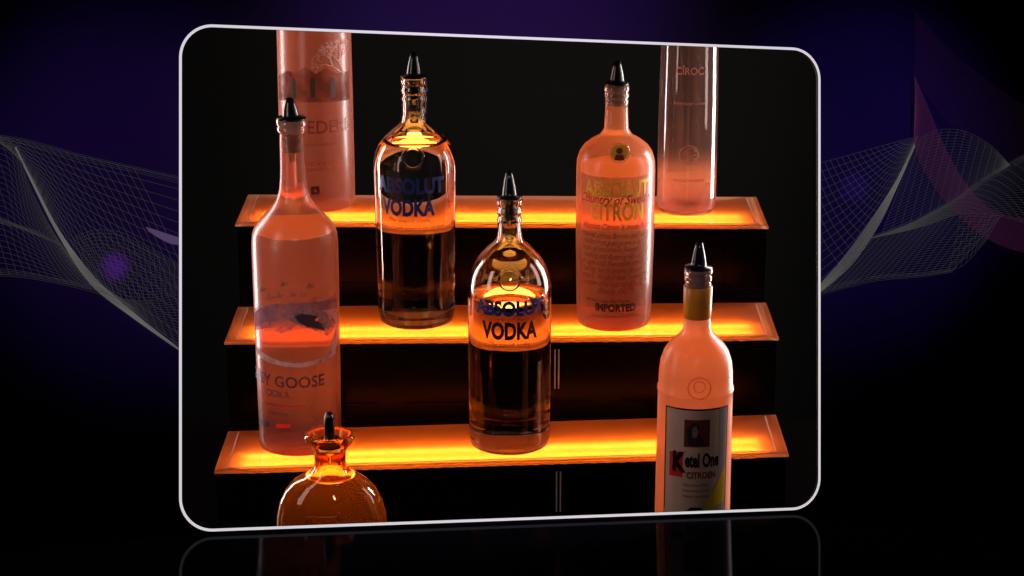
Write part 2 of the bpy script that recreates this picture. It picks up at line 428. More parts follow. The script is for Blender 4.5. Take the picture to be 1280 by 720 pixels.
# frosted citron bottle
B = Bottle('citrus_vodka_bottle', 'frosted peach vodka bottle with golden lettering on the middle tread', 'bottle', 767, 1, 416, 46)
pts = [(131, 14), (138, 14.2), (160, 15.2), (168, 20), (174, 31), (181, 40), (189, 45.5), (200, 48.8), (212, 49.3), (300, 48.8), (388, 46.5), (396, 46), (404, 44), (408, 38)]
pr = [(r, max(z, .0015)) for r, z in B.prof(pts)]; R = 48.9 * B.px(260)
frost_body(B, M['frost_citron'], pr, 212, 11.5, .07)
cl = B.prof([(106, 13.5), (107.5, 15.5), (113, 15.5), (115, 13.8), (118, 15.3), (121, 15.3), (123, 13.6), (126, 15), (129, 14.6), (131, 14)])
B.part('collar', M['ring_glass'], [(0, cl[0][1] + .0002)] + [(r, z + .0002) for r, z in cl] + [(0, cl[-1][1])], seg=64)
B.pourer(76, 105, 15, 128, 10, 9.5)
ring_decal(B, 2, 191, 13.5, 2, M['ring_glass'], R * .955, 'medallion_ring', th=.0012, off=.0006)
ring_decal(B, 2, 191, 11, 0, M['lemon'], R * .955, 'medallion', off=.0005, fill=True)
ring_decal(B, 2, 188.5, 4, 0, M['ink_brown'], R * .955, 'medallion_portrait', off=.0009, fill=True)
decal(B, [(-4, 200), (8, 200), (6.5, 193), (-2.5, 193)], M['ink_brown'], R * .955, 'medallion_portrait', off=.0009)
text(B, 'ABSOLUT', 237, 19, M['ink_gold'], R, 79, du=0, bold=.03)
text(B, 'CITRON', 265.5, 20, M['ink_gold'], R, 66, du=0, bold=.03)
text(B, 'Country of Sweden', 250, 11, M['ink_red'], R, 86, du=0, bold=.010, shear_=.5, off=.0007)
text(B, 'Absolut Citron is made from', 284, 8, M['ink_red'], R, 82, shear_=.5, bold=.006)
rows = ['natural citrus flavors and vodka', 'distilled from grain grown in the rich', 'fields of southern Sweden. The', 'distilling and flavoring of vodka is', 'an age-old Swedish tradition', 'dating back more than 400', 'years. Vodka has been sold', 'under the name Absolut']
for k, rw in enumerate(rows):
    text(B, rw, 295 + 8.6 * k, 7, M['ink_brown'], R, 84 - (4 if k % 2 else 0), shear_=.5, bold=.008)
text(B, 'Since 1879', 364, 7, M['ink_brown'], R, 46, shear_=.5, bold=.006)
text(B, '40% ALC./VOL. (80 PROOF) 1.0 LITER', 377, 3.5, M['ink_black'], R, 74)
text(B, 'IMPORTED', 385, 9, M['ink_black'], R, 50, bold=.04)
text(B, 'PRODUCED AND BOTTLED IN SWEDEN', 396, 3, M['ink_brown'], R, 58)

# tall frosted bottle with mountain picture
B = Bottle('mountain_label_bottle', 'tall frosted salmon bottle with grey mountains and geese on bottom tread', 'bottle', 376, 2, 572, 51)
pts = [(156, 15.5), (166, 14.8), (200, 15.2), (222, 16), (236, 17.4), (249, 21.5), (258, 28), (266, 36), (274, 43.5), (282, 49.5), (291, 53), (303, 54), (325, 54), (440, 52.5), (540, 51), (552, 50.3), (560, 47), (563, 43)]
pr = [(r, max(z, .0015)) for r, z in B.prof(pts)]; R = B.prof([(400, 53)])[0][0]
pr = [(min(r, R * 1.012), z) for r, z in pr]
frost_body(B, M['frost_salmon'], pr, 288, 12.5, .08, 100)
cl = B.prof([(148, 17), (149, 19), (155, 19), (157, 17), (160, 18.5), (163, 18.2), (166, 15.2)])
B.part('collar', M['ring_glass'], [(0, cl[0][1] + .0002)] + [(r, z + .0002) for r, z in cl] + [(0, cl[-1][1])], seg=64)
B.pourer(122, 148.5, 18.5, 190, 10, 11)
decal(B, [(-51, 392), (-40, 384), (-25, 380), (0, 379), (30, 377), (51, 372), (51.5, 384), (30, 388), (12, 394), (8, 403), (-2, 412), (-14, 417), (-26, 414), (-16, 409), (-34, 410), (-51, 413)], M['art_violet'], R, 'mountain_print')
decal(B, [(-51, 386), (-38, 380), (-30, 385), (-18, 377), (-6, 384), (6, 374), (16, 379), (27, 370), (38, 376), (51, 364), (51, 392), (30, 399), (8, 396), (-14, 404), (-30, 400), (-51, 410)], M['art_pale'], R, 'mountain_print', off=.0002)
decal(B, [(-6, 396), (4, 391), (14, 388), (26, 387), (36, 389), (45, 394), (49, 402), (46, 412), (40, 420), (32, 416), (22, 411), (10, 408), (2, 403)], M['art_rock'], R, 'mountain_print', off=.0005)
decal(B, [(2, 396), (10, 392), (20, 393), (30, 395), (26, 400), (34, 404), (38, 414), (28, 410), (16, 408), (8, 403)], M['art_dark'], R, 'mountain_print', off=.0007)
decal(B, [(-50, 432), (-49, 441), (-34, 452), (-12, 458), (12, 459), (32, 453), (48, 442), (51, 424), (51, 386), (46, 396), (49, 410), (44, 428), (50, 436), (36, 445), (22, 451), (0, 454), (-20, 450), (-40, 440)], M['art_snow'], R, 'snow_print', off=.0004)
for (du, v, s) in ((-10, 355, 1), (22, 358, 1), (-28, 372, 1.1), (-16, 370, 1), (0, 368, .9), (12, 369, .9), (-38, 362, .9)):
    decal(B, [(du - 6 * s, v + 2), (du - 2 * s, v - 1), (du - 1 * s, v - 6 * s), (du + 2 * s, v - 1), (du + 7 * s, v - 3 * s), (du + 4 * s, v + 2.5), (du, v + 3 * s)], M['art_goose'], R, 'goose_print', off=.0004)
text(B, 'GREY GOOSE', 478, 14, M['ink_indigo'], R, 96, du=-20, bold=.008, off=.0007)
text(B, 'VODKA', 494, 9, M['ink_indigo'], R, 40, du=-26, bold=-.006)
text(B, 'DISTILLED AND BOTTLED IN FRANCE', 508, 3.4, M['ink_red'], R, 66, du=-22)
text(B, 'IMPORTED', 519, 4, M['ink_indigo'], R, 26, du=-22)
decal(B, [(-46, 524.5), (-33, 528.5), (-33, 533.5), (-46, 529.5)], M['ink_indigo'], R, 'flag_bar')
decal(B, [(-25, 529.5), (-7, 530), (-7, 534.5), (-25, 534.5)], M['ink_scarlet'], R, 'flag_bar')

# very tall frosted bottle at the back left (its top leaves the frame)
B = Bottle('palace_label_bottle', 'wide frosted bottle cut by the frame top behind the mountain bottle', 'bottle', 398, 0, 268, 46)
pts = [(-150, 16), (-60, 16), (-40, 24), (-22, 38), (-5, 45), (10, 46.3), (120, 46.6), (240, 46.3), (252, 45.6), (259, 42), (261.5, 38)]
pr = [(r, max(z, .0015)) for r, z in B.prof(pts)]; R = B.prof([(150, 46.6)])[0][0]
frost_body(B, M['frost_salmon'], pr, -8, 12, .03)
cl = B.prof([(-162, 17), (-150, 17)]); B.part('collar', M['ring_glass'], [(0, cl[0][1])] + cl + [(0, cl[-1][1])], seg=40)
B.pourer(-200, -162, 17, -130, 10, 11)
text(B, 'BELVEDERE', 159, 16, M['ink_brown'], R, 86, du=0, bold=.0)
text(B, 'POLISH RYE VODKA', 181, 3.6, M['ink_brown'], R, 50, du=4)
text(B, 'IMPORTED', 205, 5, M['ink_brown'], R, 52, du=3, spacing=1.6)
text(B, 'FROM POLAND  1 LITER', 212, 3.2, M['ink_brown'], R, 54, du=2)
decal(B, [(-4.5, 233), (6, 233), (6, 243), (-4.5, 243)], M['ink_black'], R, 'emblem_square')
decal(B, [(-2, 238), (1, 235), (3.5, 239), (.5, 241)], M['ink_brown'], R, 'emblem_mark', off=.0006)
# palace facade: row of columns and arches, and a bare white tree above
decal(B, [(-44, 95), (-30, 88), (-20, 92), (-8, 84), (6, 92), (18, 85), (30, 92), (44, 88), (44, 124), (26, 127), (0, 128), (-26, 127), (-44, 124)], M['palace'], R, 'palace_print')
for k in range(7): decal(B, [(-38 + 12 * k, 100), (-35 + 12 * k, 96), (-32 + 12 * k, 100), (-32 + 12 * k, 122), (-38 + 12 * k, 122)], M['art_dark'], R, 'palace_window_print', off=.0005) if k % 2 else None
def branch(du, v, ang, L, w, dep):
    du2 = du + L * math.cos(ang); v2 = v - L * math.sin(ang)
    nx, ny = math.sin(ang) * w, math.cos(ang) * w
    if abs(du2) < 44 and v2 > 20:
        bm_list.append([(du - nx, v - ny), (du + nx, v + ny), (du2 + nx * .6, v2 + ny * .6), (du2 - nx * .6, v2 - ny * .6)])
    if dep:
        for da in (-.42, .3, .8 if dep % 2 else -.8): branch(du2, v2, ang + da + random.uniform(-.12, .12), L * .72, w * .68, dep - 1)
bm_list = []
branch(38, 92, 1.9, 16, 1.1, 4); branch(38, 92, 2.5, 15, 1.0, 4)
bmt = bmesh.new()
for q in bm_list:
    vs = []
    for du, v in q:
        a = math.asin(max(-.97, min(.97, du * B.px(v) / R))); rr = R + .0005
        vs.append(bmt.verts.new((rr * math.sin(a), -rr * math.cos(a), B.zz(v, -R * math.cos(a)))))
    bmt.faces.new(vs)
link('tree_print', bmt, M['art_snow'], B.root, smooth=False)

# slender clear-frosted bottle at the back right
B = Bottle('slender_bottle', 'slender smoky bottle with one long white highlight at back right', 'bottle', 857.5, 0, 272, 36)
pts = [(-170, 13), (-80, 14), (-40, 20), (0, 30), (40, 35.5), (120, 37), (240, 37.2), (256, 36.5), (262, 34), (265, 30)]
pr = [(r, max(z, .0015)) for r, z in B.prof(pts)]; R = B.prof([(150, 37)])[0][0]
frost_body(B, M['frost_smoke'], pr, 20, 10, .09, 130)
def fade_frost_glow():  # added frost shell; pink glow of the foot put into its fading colour
    m, nt, out = mat('frost_glow_fading_upwards')
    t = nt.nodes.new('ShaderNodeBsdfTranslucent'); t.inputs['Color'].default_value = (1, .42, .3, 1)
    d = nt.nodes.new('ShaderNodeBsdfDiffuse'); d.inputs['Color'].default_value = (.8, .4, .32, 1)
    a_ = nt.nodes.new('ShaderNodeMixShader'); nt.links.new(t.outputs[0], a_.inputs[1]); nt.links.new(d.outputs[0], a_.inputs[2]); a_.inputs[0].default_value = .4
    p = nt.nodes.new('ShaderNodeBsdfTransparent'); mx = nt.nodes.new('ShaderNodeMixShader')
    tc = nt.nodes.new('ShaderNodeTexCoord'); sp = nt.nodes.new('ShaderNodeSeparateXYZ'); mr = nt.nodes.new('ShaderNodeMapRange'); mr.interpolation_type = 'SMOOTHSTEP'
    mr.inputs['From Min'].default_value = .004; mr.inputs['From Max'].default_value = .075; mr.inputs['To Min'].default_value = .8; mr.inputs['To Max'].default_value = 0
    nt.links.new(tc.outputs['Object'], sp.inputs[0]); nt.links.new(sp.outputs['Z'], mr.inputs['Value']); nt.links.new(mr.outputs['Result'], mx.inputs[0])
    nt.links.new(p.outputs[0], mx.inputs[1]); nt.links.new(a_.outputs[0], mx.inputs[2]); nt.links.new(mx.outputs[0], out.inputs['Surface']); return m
B.part('frost_glow_shell', fade_frost_glow(), [(R * .9, .006), (R * .96, .012), (R * .965, .04), (R * .965, .08)], seg=64)
cl = B.prof([(-182, 14), (-170, 14)]); B.part('collar', M['ring_glass'], [(0, cl[0][1])] + cl + [(0, cl[-1][1])], seg=40)
B.pourer(-220, -182, 14, -150, 9, 10)
M['etch'] = pbr('etched_print', (.55, .28, .24), .4)
text(B, 'CÎROC', 89, 9, M['etch'], R, 34, du=-2, bold=.01)
text(B, 'SNAP FROST VODKA', 130, 3, M['etch'], R, 40, du=-1)
ring_decal(B, -1, 194, 12.5, 1.2, M['etch'], R, 'round_emblem', th=.0003)
ring_decal(B, 1, 194, 9, .8, M['etch'], R, 'round_emblem', th=.0002)
for k in range(3): ring_decal(B, 6.5, 189 + 5 * k, 1.3, 0, M['art_snow'], R, 'emblem_dot', fill=True, n=10)
text(B, 'DISTILLED IN FRANCE', 226, 3.4, M['ink_brown'], R, 38)

# frosted bottle with paper label, in front of the shelf on the right
B = Bottle('paper_label_bottle', 'frosted peach bottle with grey paper label standing front right', 'bottle', 862, y=2.10)
pts = [(396, 16.8), (408, 16.8), (415, 19), (421, 26), (429, 34.5), (438, 40.5), (450, 44.5), (462, 46), (479, 46.3), (482, 47.7), (485, 47.9), (488, 46.9), (500, 46.8), (640, 46.8), (735, 46.5), (748, 44)]
pr = [(r, z) for r, z in B.prof(pts)]; R = B.prof([(560, 46.9)])[0][0]
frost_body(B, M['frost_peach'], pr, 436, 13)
cl = B.prof([(357, 17.5), (358, 18.2), (395, 17.6), (396.5, 16.5)])
B.part('neck_label', M['amber_band'], [(0, cl[0][1] + .0002)] + [(r, z + .0002) for r, z in cl] + [(0, cl[-1][1])], seg=64)
cl = B.prof([(335, 16.5), (336, 17.8), (341, 17.8), (342.5, 16), (346, 17.3), (349, 17.3), (351, 15.8), (354, 16.6), (357, 16.4)])
B.part('collar', M['ring_glass'], [(0, cl[0][1] + .0002)] + [(r, z + .0002) for r, z in cl] + [(0, cl[-1][1])], seg=64)
B.pourer(302, 335, 17.5, 356, 11, 10)
# embossed shield on the shoulder ridge
ring_decal(B, 1, 486, 15.5, 2.2, M['frost_peach'], R, 'shoulder_emblem', th=.0018, off=.0)
ring_decal(B, 1, 484, 8, 1.5, M['frost_peach'], R * 1.0, 'shoulder_emblem', th=.001, off=.0)
decal(B, [(-38, 506), (-20, 510), (0, 511.5), (20, 510), (38, 506), (38, 690), (-38, 690)], M['ink_black'], R, 'label_border', off=.0002)
lab = decal(B, [(-36.5, 508), (-20, 512), (0, 513.5), (20, 512), (36.5, 508), (36.5, 688), (-36.5, 688)], M['paper'], R, 'paper_label', off=.0005)
decal(B, [(27, 509.5), (35.5, 508), (35.5, 686), (27, 687)], M['paper_silver'], R, 'label_edge', off=.0007, parent=lab)
decal(B, [(-16, 524), (15, 524), (15, 558), (-16, 558)], M['ink_brown'], R, 'label_picture', off=.0008, parent=lab)
decal(B, [(-12, 550), (-13, 536), (-6, 528), (2, 531), (1, 540), (6, 549), (9, 556), (-10, 557)], M['art_dark'], R, 'label_picture', off=.0011, parent=lab)
decal(B, [(-6, 546), (-7, 536), (-2, 532), (1, 540), (-1, 547)], M['art_rock'], R, 'label_picture', off=.0014, parent=lab)
decal(B, [(-32, 563), (-17, 565), (-17, 596), (-32, 593)], M['ink_scarlet'], R, 'label_red_block', off=.0008, parent=lab)
text(B, 'K', 578, 23, M['ink_black'], R, 17, du=-21.5, bold=.06, parent=lab, off=.0012)
text(B, 'etel One', 575, 17, M['ink_black'], R, 42, du=7, bold=.04, parent=lab, off=.0012)
text(B, 'CITROEN', 594, 8, M['ink_brown'], R, 36, du=6, bold=.03, parent=lab, off=.0010)
for k in range(3): text(B, 'Vodka with natural flavour', 606 + 7 * k, 4, M['ink_brown'], R, 34, du=0, parent=lab, off=.0009)
decal(B, [(31, 590), (35.5, 583), (35.5, 625), (25, 632), (8, 640), (12, 626), (22, 612)], M['lemon'], R, 'lemon_print', off=.0009, parent=lab)
decal(B, [(-14, 640), (-6, 634), (6, 634), (14, 640), (14, 655), (-14, 655)], M['ink_black'], R, 'label_picture', off=.0009, parent=lab)

# squat amber bottle, in front of the shelf on the left
B = Bottle('tequila_bottle', 'squat amber glass bottle with flared lip standing front left', 'bottle', 417, y=2.15)
pts = [(541, 27), (542, 30), (545.5, 32), (550, 30.5), (556, 24), (562, 20.5), (575, 19.3), (584, 20.5), (589, 25), (594, 35), (601, 47), (612, 57), (626, 64.5), (642, 68.5), (665, 70), (690, 69.5), (712, 66)]
pr = B.prof(pts); p = B.px(560)
pr = [(r, z) for r, z in pr]
SY = .72
bm = bmesh.new()
def oval(prf):
    return prf
def lathe_oval(bm, prof, seg, flip=False):
    # round neck easing into an oval body
    rings = []
    for r, z in prof:
        k = min(1, max(0, (r - 22 * p) / (25 * p)))
        sy = 1 - (1 - SY) * k
        rings.append([bm.verts.new((r * math.cos(2 * PI * q / seg), sy * r * math.sin(2 * PI * q / seg), z)) for q in range(seg)] if r > 1e-6 else [bm.verts.new((0, 0, z))])
    for a, b in zip(rings, rings[1:]):
        for q in range(seg):
            j = (q + 1) % seg
            f = [a[0], b[j], b[q]] if len(a) == 1 else ([a[q], a[j], b[0]] if len(b) == 1 else [a[q], a[j], b[j], b[q]])
            if flip: f = f[::-1]
            bm.faces.new(f)
full = [(0, .006), (45 * p, .004), (58 * p, 0), (66 * p, .006)] + pr
lathe_oval(bm, full, 96)
zl = B.zz(596); topz = pr[-1][1]
cav = [(0, zl), (18 * p, zl), (29 * p, zl + .0006), (30 * p, zl + .0016), (22 * p, zl + .0048), (15 * p, zl + .009), (16.9 * p, B.zz(575)), (17.6 * p, B.zz(562)), (20 * p, B.zz(554)), (25.5 * p, B.zz(547)), (27 * p, pr[-1][1])]
lathe_oval(bm, cav, 96, flip=True)
bmesh.ops.remove_doubles(bm, verts=bm.verts, dist=1e-5)
link('glass_body', bm, M['amber'], B.root); UPLIGHTS.append((B, .05, .10, 50))
# pourer pushed down inside the neck
zt = B.zz(560); pr2 = [(0, zt - .018), (2.8 * p, zt - .018), (3 * p, zt - .006), (11 * p, zt - .004), (15.0 * p, zt + .004), (15.6 * p, zt + .0085), (15 * p, zt + .010), (8 * p, zt + .0105), (6.5 * p, zt + .012),
     (6.6 * p, zt + .024), (6.0 * p, zt + .034), (4.2 * p, zt + .039), (0, zt + .040)]
zz0 = B.zz(515) - (zt + .040)
B.part('pourer', M['black_plastic'], [(r, z + zz0) for r, z in pr2], seg=48)
# embossed panel on the front
bm = bmesh.new()
def oval_pt(du, v, o):
    r = [q for q in full if q[1] <= B.zz(v)][-1][0] if False else 69 * p
    x = du * p; a = math.asin(max(-.95, min(.95, x / r)))
    return (x, -(r * SY * math.cos(a)) - o, B.zz(v, -r * SY * math.cos(a)))
loop = []
x0, x1, v0, v1, c = -28, 20, 641, 690, 5
for (cx, cy, a0) in ((x1 - c, v0 + c, 90), (x0 + c, v0 + c, 180), (x0 + c, v1 - c, 270), (x1 - c, v1 - c, 0)):
    for k in range(5):
        a = math.radians(a0 - 0 + (k * 22.5 if a0 != 90 else k * 22.5) - (90 if a0 == 90 else 90) * 0)
        loop.append((cx + c * math.cos(a - 0), cy - c * math.sin(a)))
def order(l):
    cx = sum(q[0] for q in l) / len(l); cy = sum(q[1] for q in l) / len(l)
    return l
dense = []
for k in range(len(loop)):
    a, b = loop[k], loop[(k + 1) % len(loop)]
    n = max(1, int(math.dist(a, b) / 4))
    for q in range(n): dense.append((a[0] + (b[0] - a[0]) * q / n, a[1] + (b[1] - a[1]) * q / n))
pp = [Vector(oval_pt(du, v, .0004)) for du, v in dense]
cen = sum(pp, Vector()) / len(pp); rw = []
for k, q in enumerate(pp):
    rad = .0009; n_ = Vector((q.x * .5, q.y, 0)).normalized(); tdir = (pp[(k + 1) % len(pp)] - pp[k - 1]).normalized(); s_ = tdir.cross(n_)
    rw.append([bm.verts.new(q + rad * (math.cos(t_) * n_ + math.sin(t_) * s_)) for t_ in (0, PI / 3, 2 * PI / 3, PI, 4 * PI / 3, 5 * PI / 3)])
for k in range(len(rw)):
    a, b = rw[k], rw[(k + 1) % len(rw)]
    for t_ in range(6): bm.faces.new([a[t_], a[(t_ + 1) % 6], b[(t_ + 1) % 6], b[t_]])
bmesh.ops.recalc_face_normals(bm, faces=bm.faces)
M['amber_line'] = pbr('dark_amber_line', (.20, .03, .01), .2, spec=.6)
link('embossed_panel', bm, M['amber_line'], B.root)

# ------------------------------------------------------------------ the leaning backdrop with its rounded opening
PH = math.atan(.354); DL = 1.85
XP = (RT * math.cos(PH) + FW * math.sin(PH)).normalized()
NP = UP.cross(XP) * -1            # away from the picture taker
if NP.dot(FW) < 0: NP = -NP
P0 = CAM + FW * DL + RT * (-.14893 * DL)          # left edge of the opening at eye line
PW = .3189 * DL; B0 = .0045 * DL - .1136 * DL; B1 = .0045 * DL + .1136 * DL
Mp = Matrix(((XP.x, UP.x, NP.x, P0.x), (XP.y, UP.y, NP.y, P0.y), (XP.z, UP.z, NP.z, P0.z), (0, 0, 0, 1)))
# local frame: x along the backdrop, y up it, z away from the viewer
def plane_at(u, v):
    d = FW + RT * ((u - 640) / F) - UP * ((v - 360) / F)
    t = (P0 - CAM).dot(NP) / d.dot(NP); q = Mp.inverted() @ (CAM + d * t)
    return q.x, q.y
def rrect(x0, x1, y0, y1, r, n=12):
    out = []
    for cx, cy, a0 in ((x1 - r, y1 - r, 0), (x0 + r, y1 - r, 90), (x0 + r, y0 + r, 180), (x1 - r, y0 + r, 270)):
        for k in range(n + 1):
            a = math.radians(a0 + 90 * k / n); out.append((cx + r * math.cos(a), cy + r * math.sin(a)))
    return out
RAD = .0285; RW = .0023
def ring_mesh(bm, out_l, in_l, z0, z1):
    n = len(out_l); V = [[bm.verts.new((x, y, z)) for x, y in l] for l in (out_l, in_l) for z in (z0, z1)]
    A, A2, Bq, B2 = V
    for k in range(n):
        j = (k + 1) % n
        bm.faces.new([A[k], A[j], Bq[j], Bq[k]][::-1]); bm.faces.new([A2[k], A2[j], B2[j], B2[k]])
        bm.faces.new([Bq[k], Bq[j], B2[j], B2[k]][::-1]); bm.faces.new([A[k], A[j], A2[j], A2[k]])
inner = rrect(.001, PW - .001, B0 + .001, B1 - .001, RAD - .001)
n = len(inner); outer = []
cx, cy = PW / 2, (B0 + B1) / 2
FLOORY = B0 - .0022
X0, X1, Y0, Y1 = -1.3, 1.9, FLOORY, 1.3
for x, y in inner:   # cast outwards on to the big rectangle
    dx, dy = x - cx, y - cy
    t = min((X1 - cx) / dx if dx > 1e-9 else 1e9, (X0 - cx) / dx if dx < -1e-9 else 1e9, (Y1 - cy) / dy if dy > 1e-9 else 1e9, (Y0 - cy) / dy if dy < -1e-9 else 1e9)
    outer.append((cx + dx * t, cy + dy * t))
bm = bmesh.new(); ring_mesh(bm, outer, inner, 0, .004)
for k in range(n):                                   # square off the corners
    a, b = outer[k], outer[(k + 1) % n]
    if abs(a[0] - b[0]) > 1e-6 and abs(a[1] - b[1]) > 1e-6:
        x = X0 if min(abs(a[0] - X0), abs(b[0] - X0)) < 1e-6 else X1
        y = Y0 if min(abs(a[1] - Y0), abs(b[1] - Y0)) < 1e-6 else Y1
        bm.faces.new([bm.verts.new((*a, 0)), bm.verts.new((x, y, 0)), bm.verts.new((*b, 0))])
bmesh.ops.recalc_face_normals(bm, faces=bm.faces)
def wall_mat():
    m, nt, out = mat('dark_violet_backdrop')
    b = nt.nodes.new('ShaderNodeBsdfPrincipled'); b.inputs['Roughness'].default_value = .75; b.inputs['Specular IOR Level'].default_value = .1
    tc = nt.nodes.new('ShaderNodeTexCoord'); nz = nt.nodes.new('ShaderNodeTexNoise'); nz.inputs['Scale'].default_value = 5; nz.inputs['Detail'].default_value = 5
    nt.links.new(tc.outputs['Object'], nz.inputs['Vector'])
    mx = nt.nodes.new('ShaderNodeMix'); mx.data_type = 'RGBA'
    mx.inputs['A'].default_value = (.045, .03, .12, 1); mx.inputs['B'].default_value = (.10, .05, .24, 1)
    nt.links.new(nz.outputs['Fac'], mx.inputs['Factor']); nt.links.new(mx.outputs['Result'], b.inputs['Base Color'])
    nt.links.new(b.outputs[0], out.inputs['Surface']); return m
M['wall'] = wall_mat()
bm.normal_update()
for f in bm.faces: f.material_index = 0 if (f.normal.z < -.5 and f.calc_center_median().z < .001) else 1
o = link('backdrop', bm, M['wall'], smooth=False); o.data.materials.append(M['black_matt']); o.matrix_world = Mp; tag(o, kind='structure')
# white rim, its even brightness put in as emission
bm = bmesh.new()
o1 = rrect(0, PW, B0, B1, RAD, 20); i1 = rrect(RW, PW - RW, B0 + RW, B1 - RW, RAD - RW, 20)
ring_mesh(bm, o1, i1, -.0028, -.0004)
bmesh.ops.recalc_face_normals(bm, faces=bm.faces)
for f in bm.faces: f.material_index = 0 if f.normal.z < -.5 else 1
M['rim'] = pbr('emissive_white_rim', (.8, .78, .8), .4, em=(1, .95, 1), ems=.66)
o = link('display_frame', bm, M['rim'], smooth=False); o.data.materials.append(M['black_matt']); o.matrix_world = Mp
tag(o, 'thin white frame, brightness put in as emission, with rounded corners round the shelf opening', 'frame')
# glossy floor
bm = bmesh.new(); vs = [bm.verts.new(p_) for p_ in ((-1.5, FLOORY, .03), (2, FLOORY, .03), (2, FLOORY, -1.9), (-1.5, FLOORY, -1.9))]; bm.faces.new(vs)
bmesh.ops.subdivide_edges(bm, edges=bm.edges, cuts=1, use_grid_fill=True)
def floor_mat():
    m, nt, out = mat('polished_black_floor')
    d = nt.nodes.new('ShaderNodeBsdfDiffuse'); d.inputs['Color'].default_value = (.002, .002, .004, 1)
    g = nt.nodes.new('ShaderNodeBsdfGlossy'); g.inputs['Roughness'].default_value = .05; g.inputs['Color'].default_value = (.8, .85, 1, 1)
    mx = nt.nodes.new('ShaderNodeMixShader'); mx.inputs[0].default_value = .02
    nt.links.new(d.outputs[0], mx.inputs[1]); nt.links.new(g.outputs[0], mx.inputs[2]); nt.links.new(mx.outputs[0], out.inputs['Surface']); return m
M['floor'] = floor_mat()
o = link('floor', bm, M['floor'], smooth=False); o.matrix_world = Mp; tag(o, kind='structure')

# ------------------------------------------------------------------ wire nets hung before the backdrop
def resample(pl, n):
    pl = spline(pl, 8); d = [0]
    for a, b in zip(pl, pl[1:]): d.append(d[-1] + math.dist(a, b))
    out = []
    for k in range(n):
        t = d[-1] * k / (n - 1); j = 0
        while j < len(d) - 2 and d[j + 1] < t: j += 1
        f = (t - d[j]) / max(1e-9, d[j + 1] - d[j]); out.append((pl[j][0] + (pl[j + 1][0] - pl[j][0]) * f, pl[j][1] + (pl[j + 1][1] - pl[j][1]) * f))
    return out
def tube(bm, pts, r):
    prev = None
    for k, q in enumerate(pts):
        t = (pts[min(k + 1, len(pts) - 1)] - pts[max(k - 1, 0)]).normalized(); a = t.cross(Vector((0, 0, 1))).normalized(); b = a.cross(t)
        ring = [bm.verts.new(q + r * (math.cos(w) * a + math.sin(w) * b)) for w in (0, 2 * PI / 3, 4 * PI / 3)]
        if prev:
            for s in range(3): bm.faces.new([prev[s], prev[(s + 1) % 3], ring[(s + 1) % 3], ring[s]])
        prev = ring
def coons(top, bot, n, m, ease=(1, 1), wave=.0008, r=.00022, cross=True, along=True, bm=None, skew=0, z0=-.0016):
    """sheet spanned between two long edges: n lines along, m lines across"""
    N = 60; A = resample(top, N); Bq = resample(bot, N)
    def P(s, t):
        k = s * (N - 1); j = min(int(k), N - 2); f = k - j
        a = (A[j][0] * (1 - f) + A[j + 1][0] * f, A[j][1] * (1 - f) + A[j + 1][1] * f); b = (Bq[j][0] * (1 - f) + Bq[j + 1][0] * f, Bq[j][1] * (1 - f) + Bq[j + 1][1] * f)
        x, y = plane_at(a[0] * (1 - t) + b[0] * t, a[1] * (1 - t) + b[1] * t)
        return Vector((x, y, z0 - wave * math.sin(PI * t) * math.cos(3 * s)))
    if along:
        for q in range(n + 1):
            t = (q / n); t = t ** ease[0] if ease[0] >= 1 else 1 - (1 - t) ** (1 / ease[0])
            tube(bm, [P(s / 36, t) for s in range(37)], r)
    if cross:
        for q in range(m + 1):
            s0 = q / m
            pts = []
            for k in range(19):
                s = s0 + skew * (k / 18 - .5)
                if 0 <= s <= 1: pts.append(P(s, k / 18))
            if len(pts) > 2: tube(bm, pts, r)
def net(name, label, sheets, m):
    bm = bmesh.new()
    for sh in sheets: coons(bm=bm, **sh)
    o = link(name, bm, m, smooth=False); o.matrix_world = Mp
    return tag(o, label, name.replace('_', ' '))
M['wire'] = emit('glowing_silver_thread', (.9, .86, .86), .047)
M['fold'] = emit('glowing_pale_thread', (.9, .86, .8), .13)
M['wire_pink'] = emit('glowing_magenta_thread', (.8, .18, .6), .07)
SH = dict(m=0, cross=False)
net('wire_net', 'folded silver light net on the backdrop left of the frame', [
    dict(top=[(-30, 168), (30, 176), (100, 195), (170, 211), (224, 223)], bot=[(22, 182), (45, 232), (85, 305), (140, 365), (224, 432)], n=15, m=24, skew=.45, r=.00016),
    dict(top=[(-30, 166), (30, 174), (100, 193), (170, 209), (224, 221)], bot=[(-30, 170), (30, 180), (100, 200), (170, 216), (224, 229)], n=3, r=.00012, **SH),
    dict(top=[(-30, 170), (12, 176), (38, 236), (70, 296), (105, 340), (150, 372)], bot=[(-30, 342), (20, 344), (60, 350), (100, 358), (130, 366), (170, 388)], n=24, m=20, skew=.3, r=.00013),
    dict(top=[(-30, 336), (20, 340), (60, 346), (100, 354), (130, 362), (170, 386)], bot=[(-30, 344), (20, 346), (60, 352), (100, 361), (130, 370), (170, 392)], n=3, r=.00014, **SH),
    dict(top=[(-30, 262), (0, 273), (25, 282), (50, 290)], bot=[(-30, 268), (0, 279), (25, 286), (80, 308)], n=6, r=.00015, **SH),
    dict(top=[(88, 300), (115, 288), (150, 290), (185, 308), (224, 330)], bot=[(120, 350), (150, 372), (180, 376), (200, 374), (224, 368)], n=18, m=20, r=.00012),
    dict(top=[(150, 374), (180, 376), (200, 374), (224, 368)], bot=[(160, 385), (180, 402), (200, 420), (224, 437)], n=18, r=.00014, **SH),
], M['wire'])
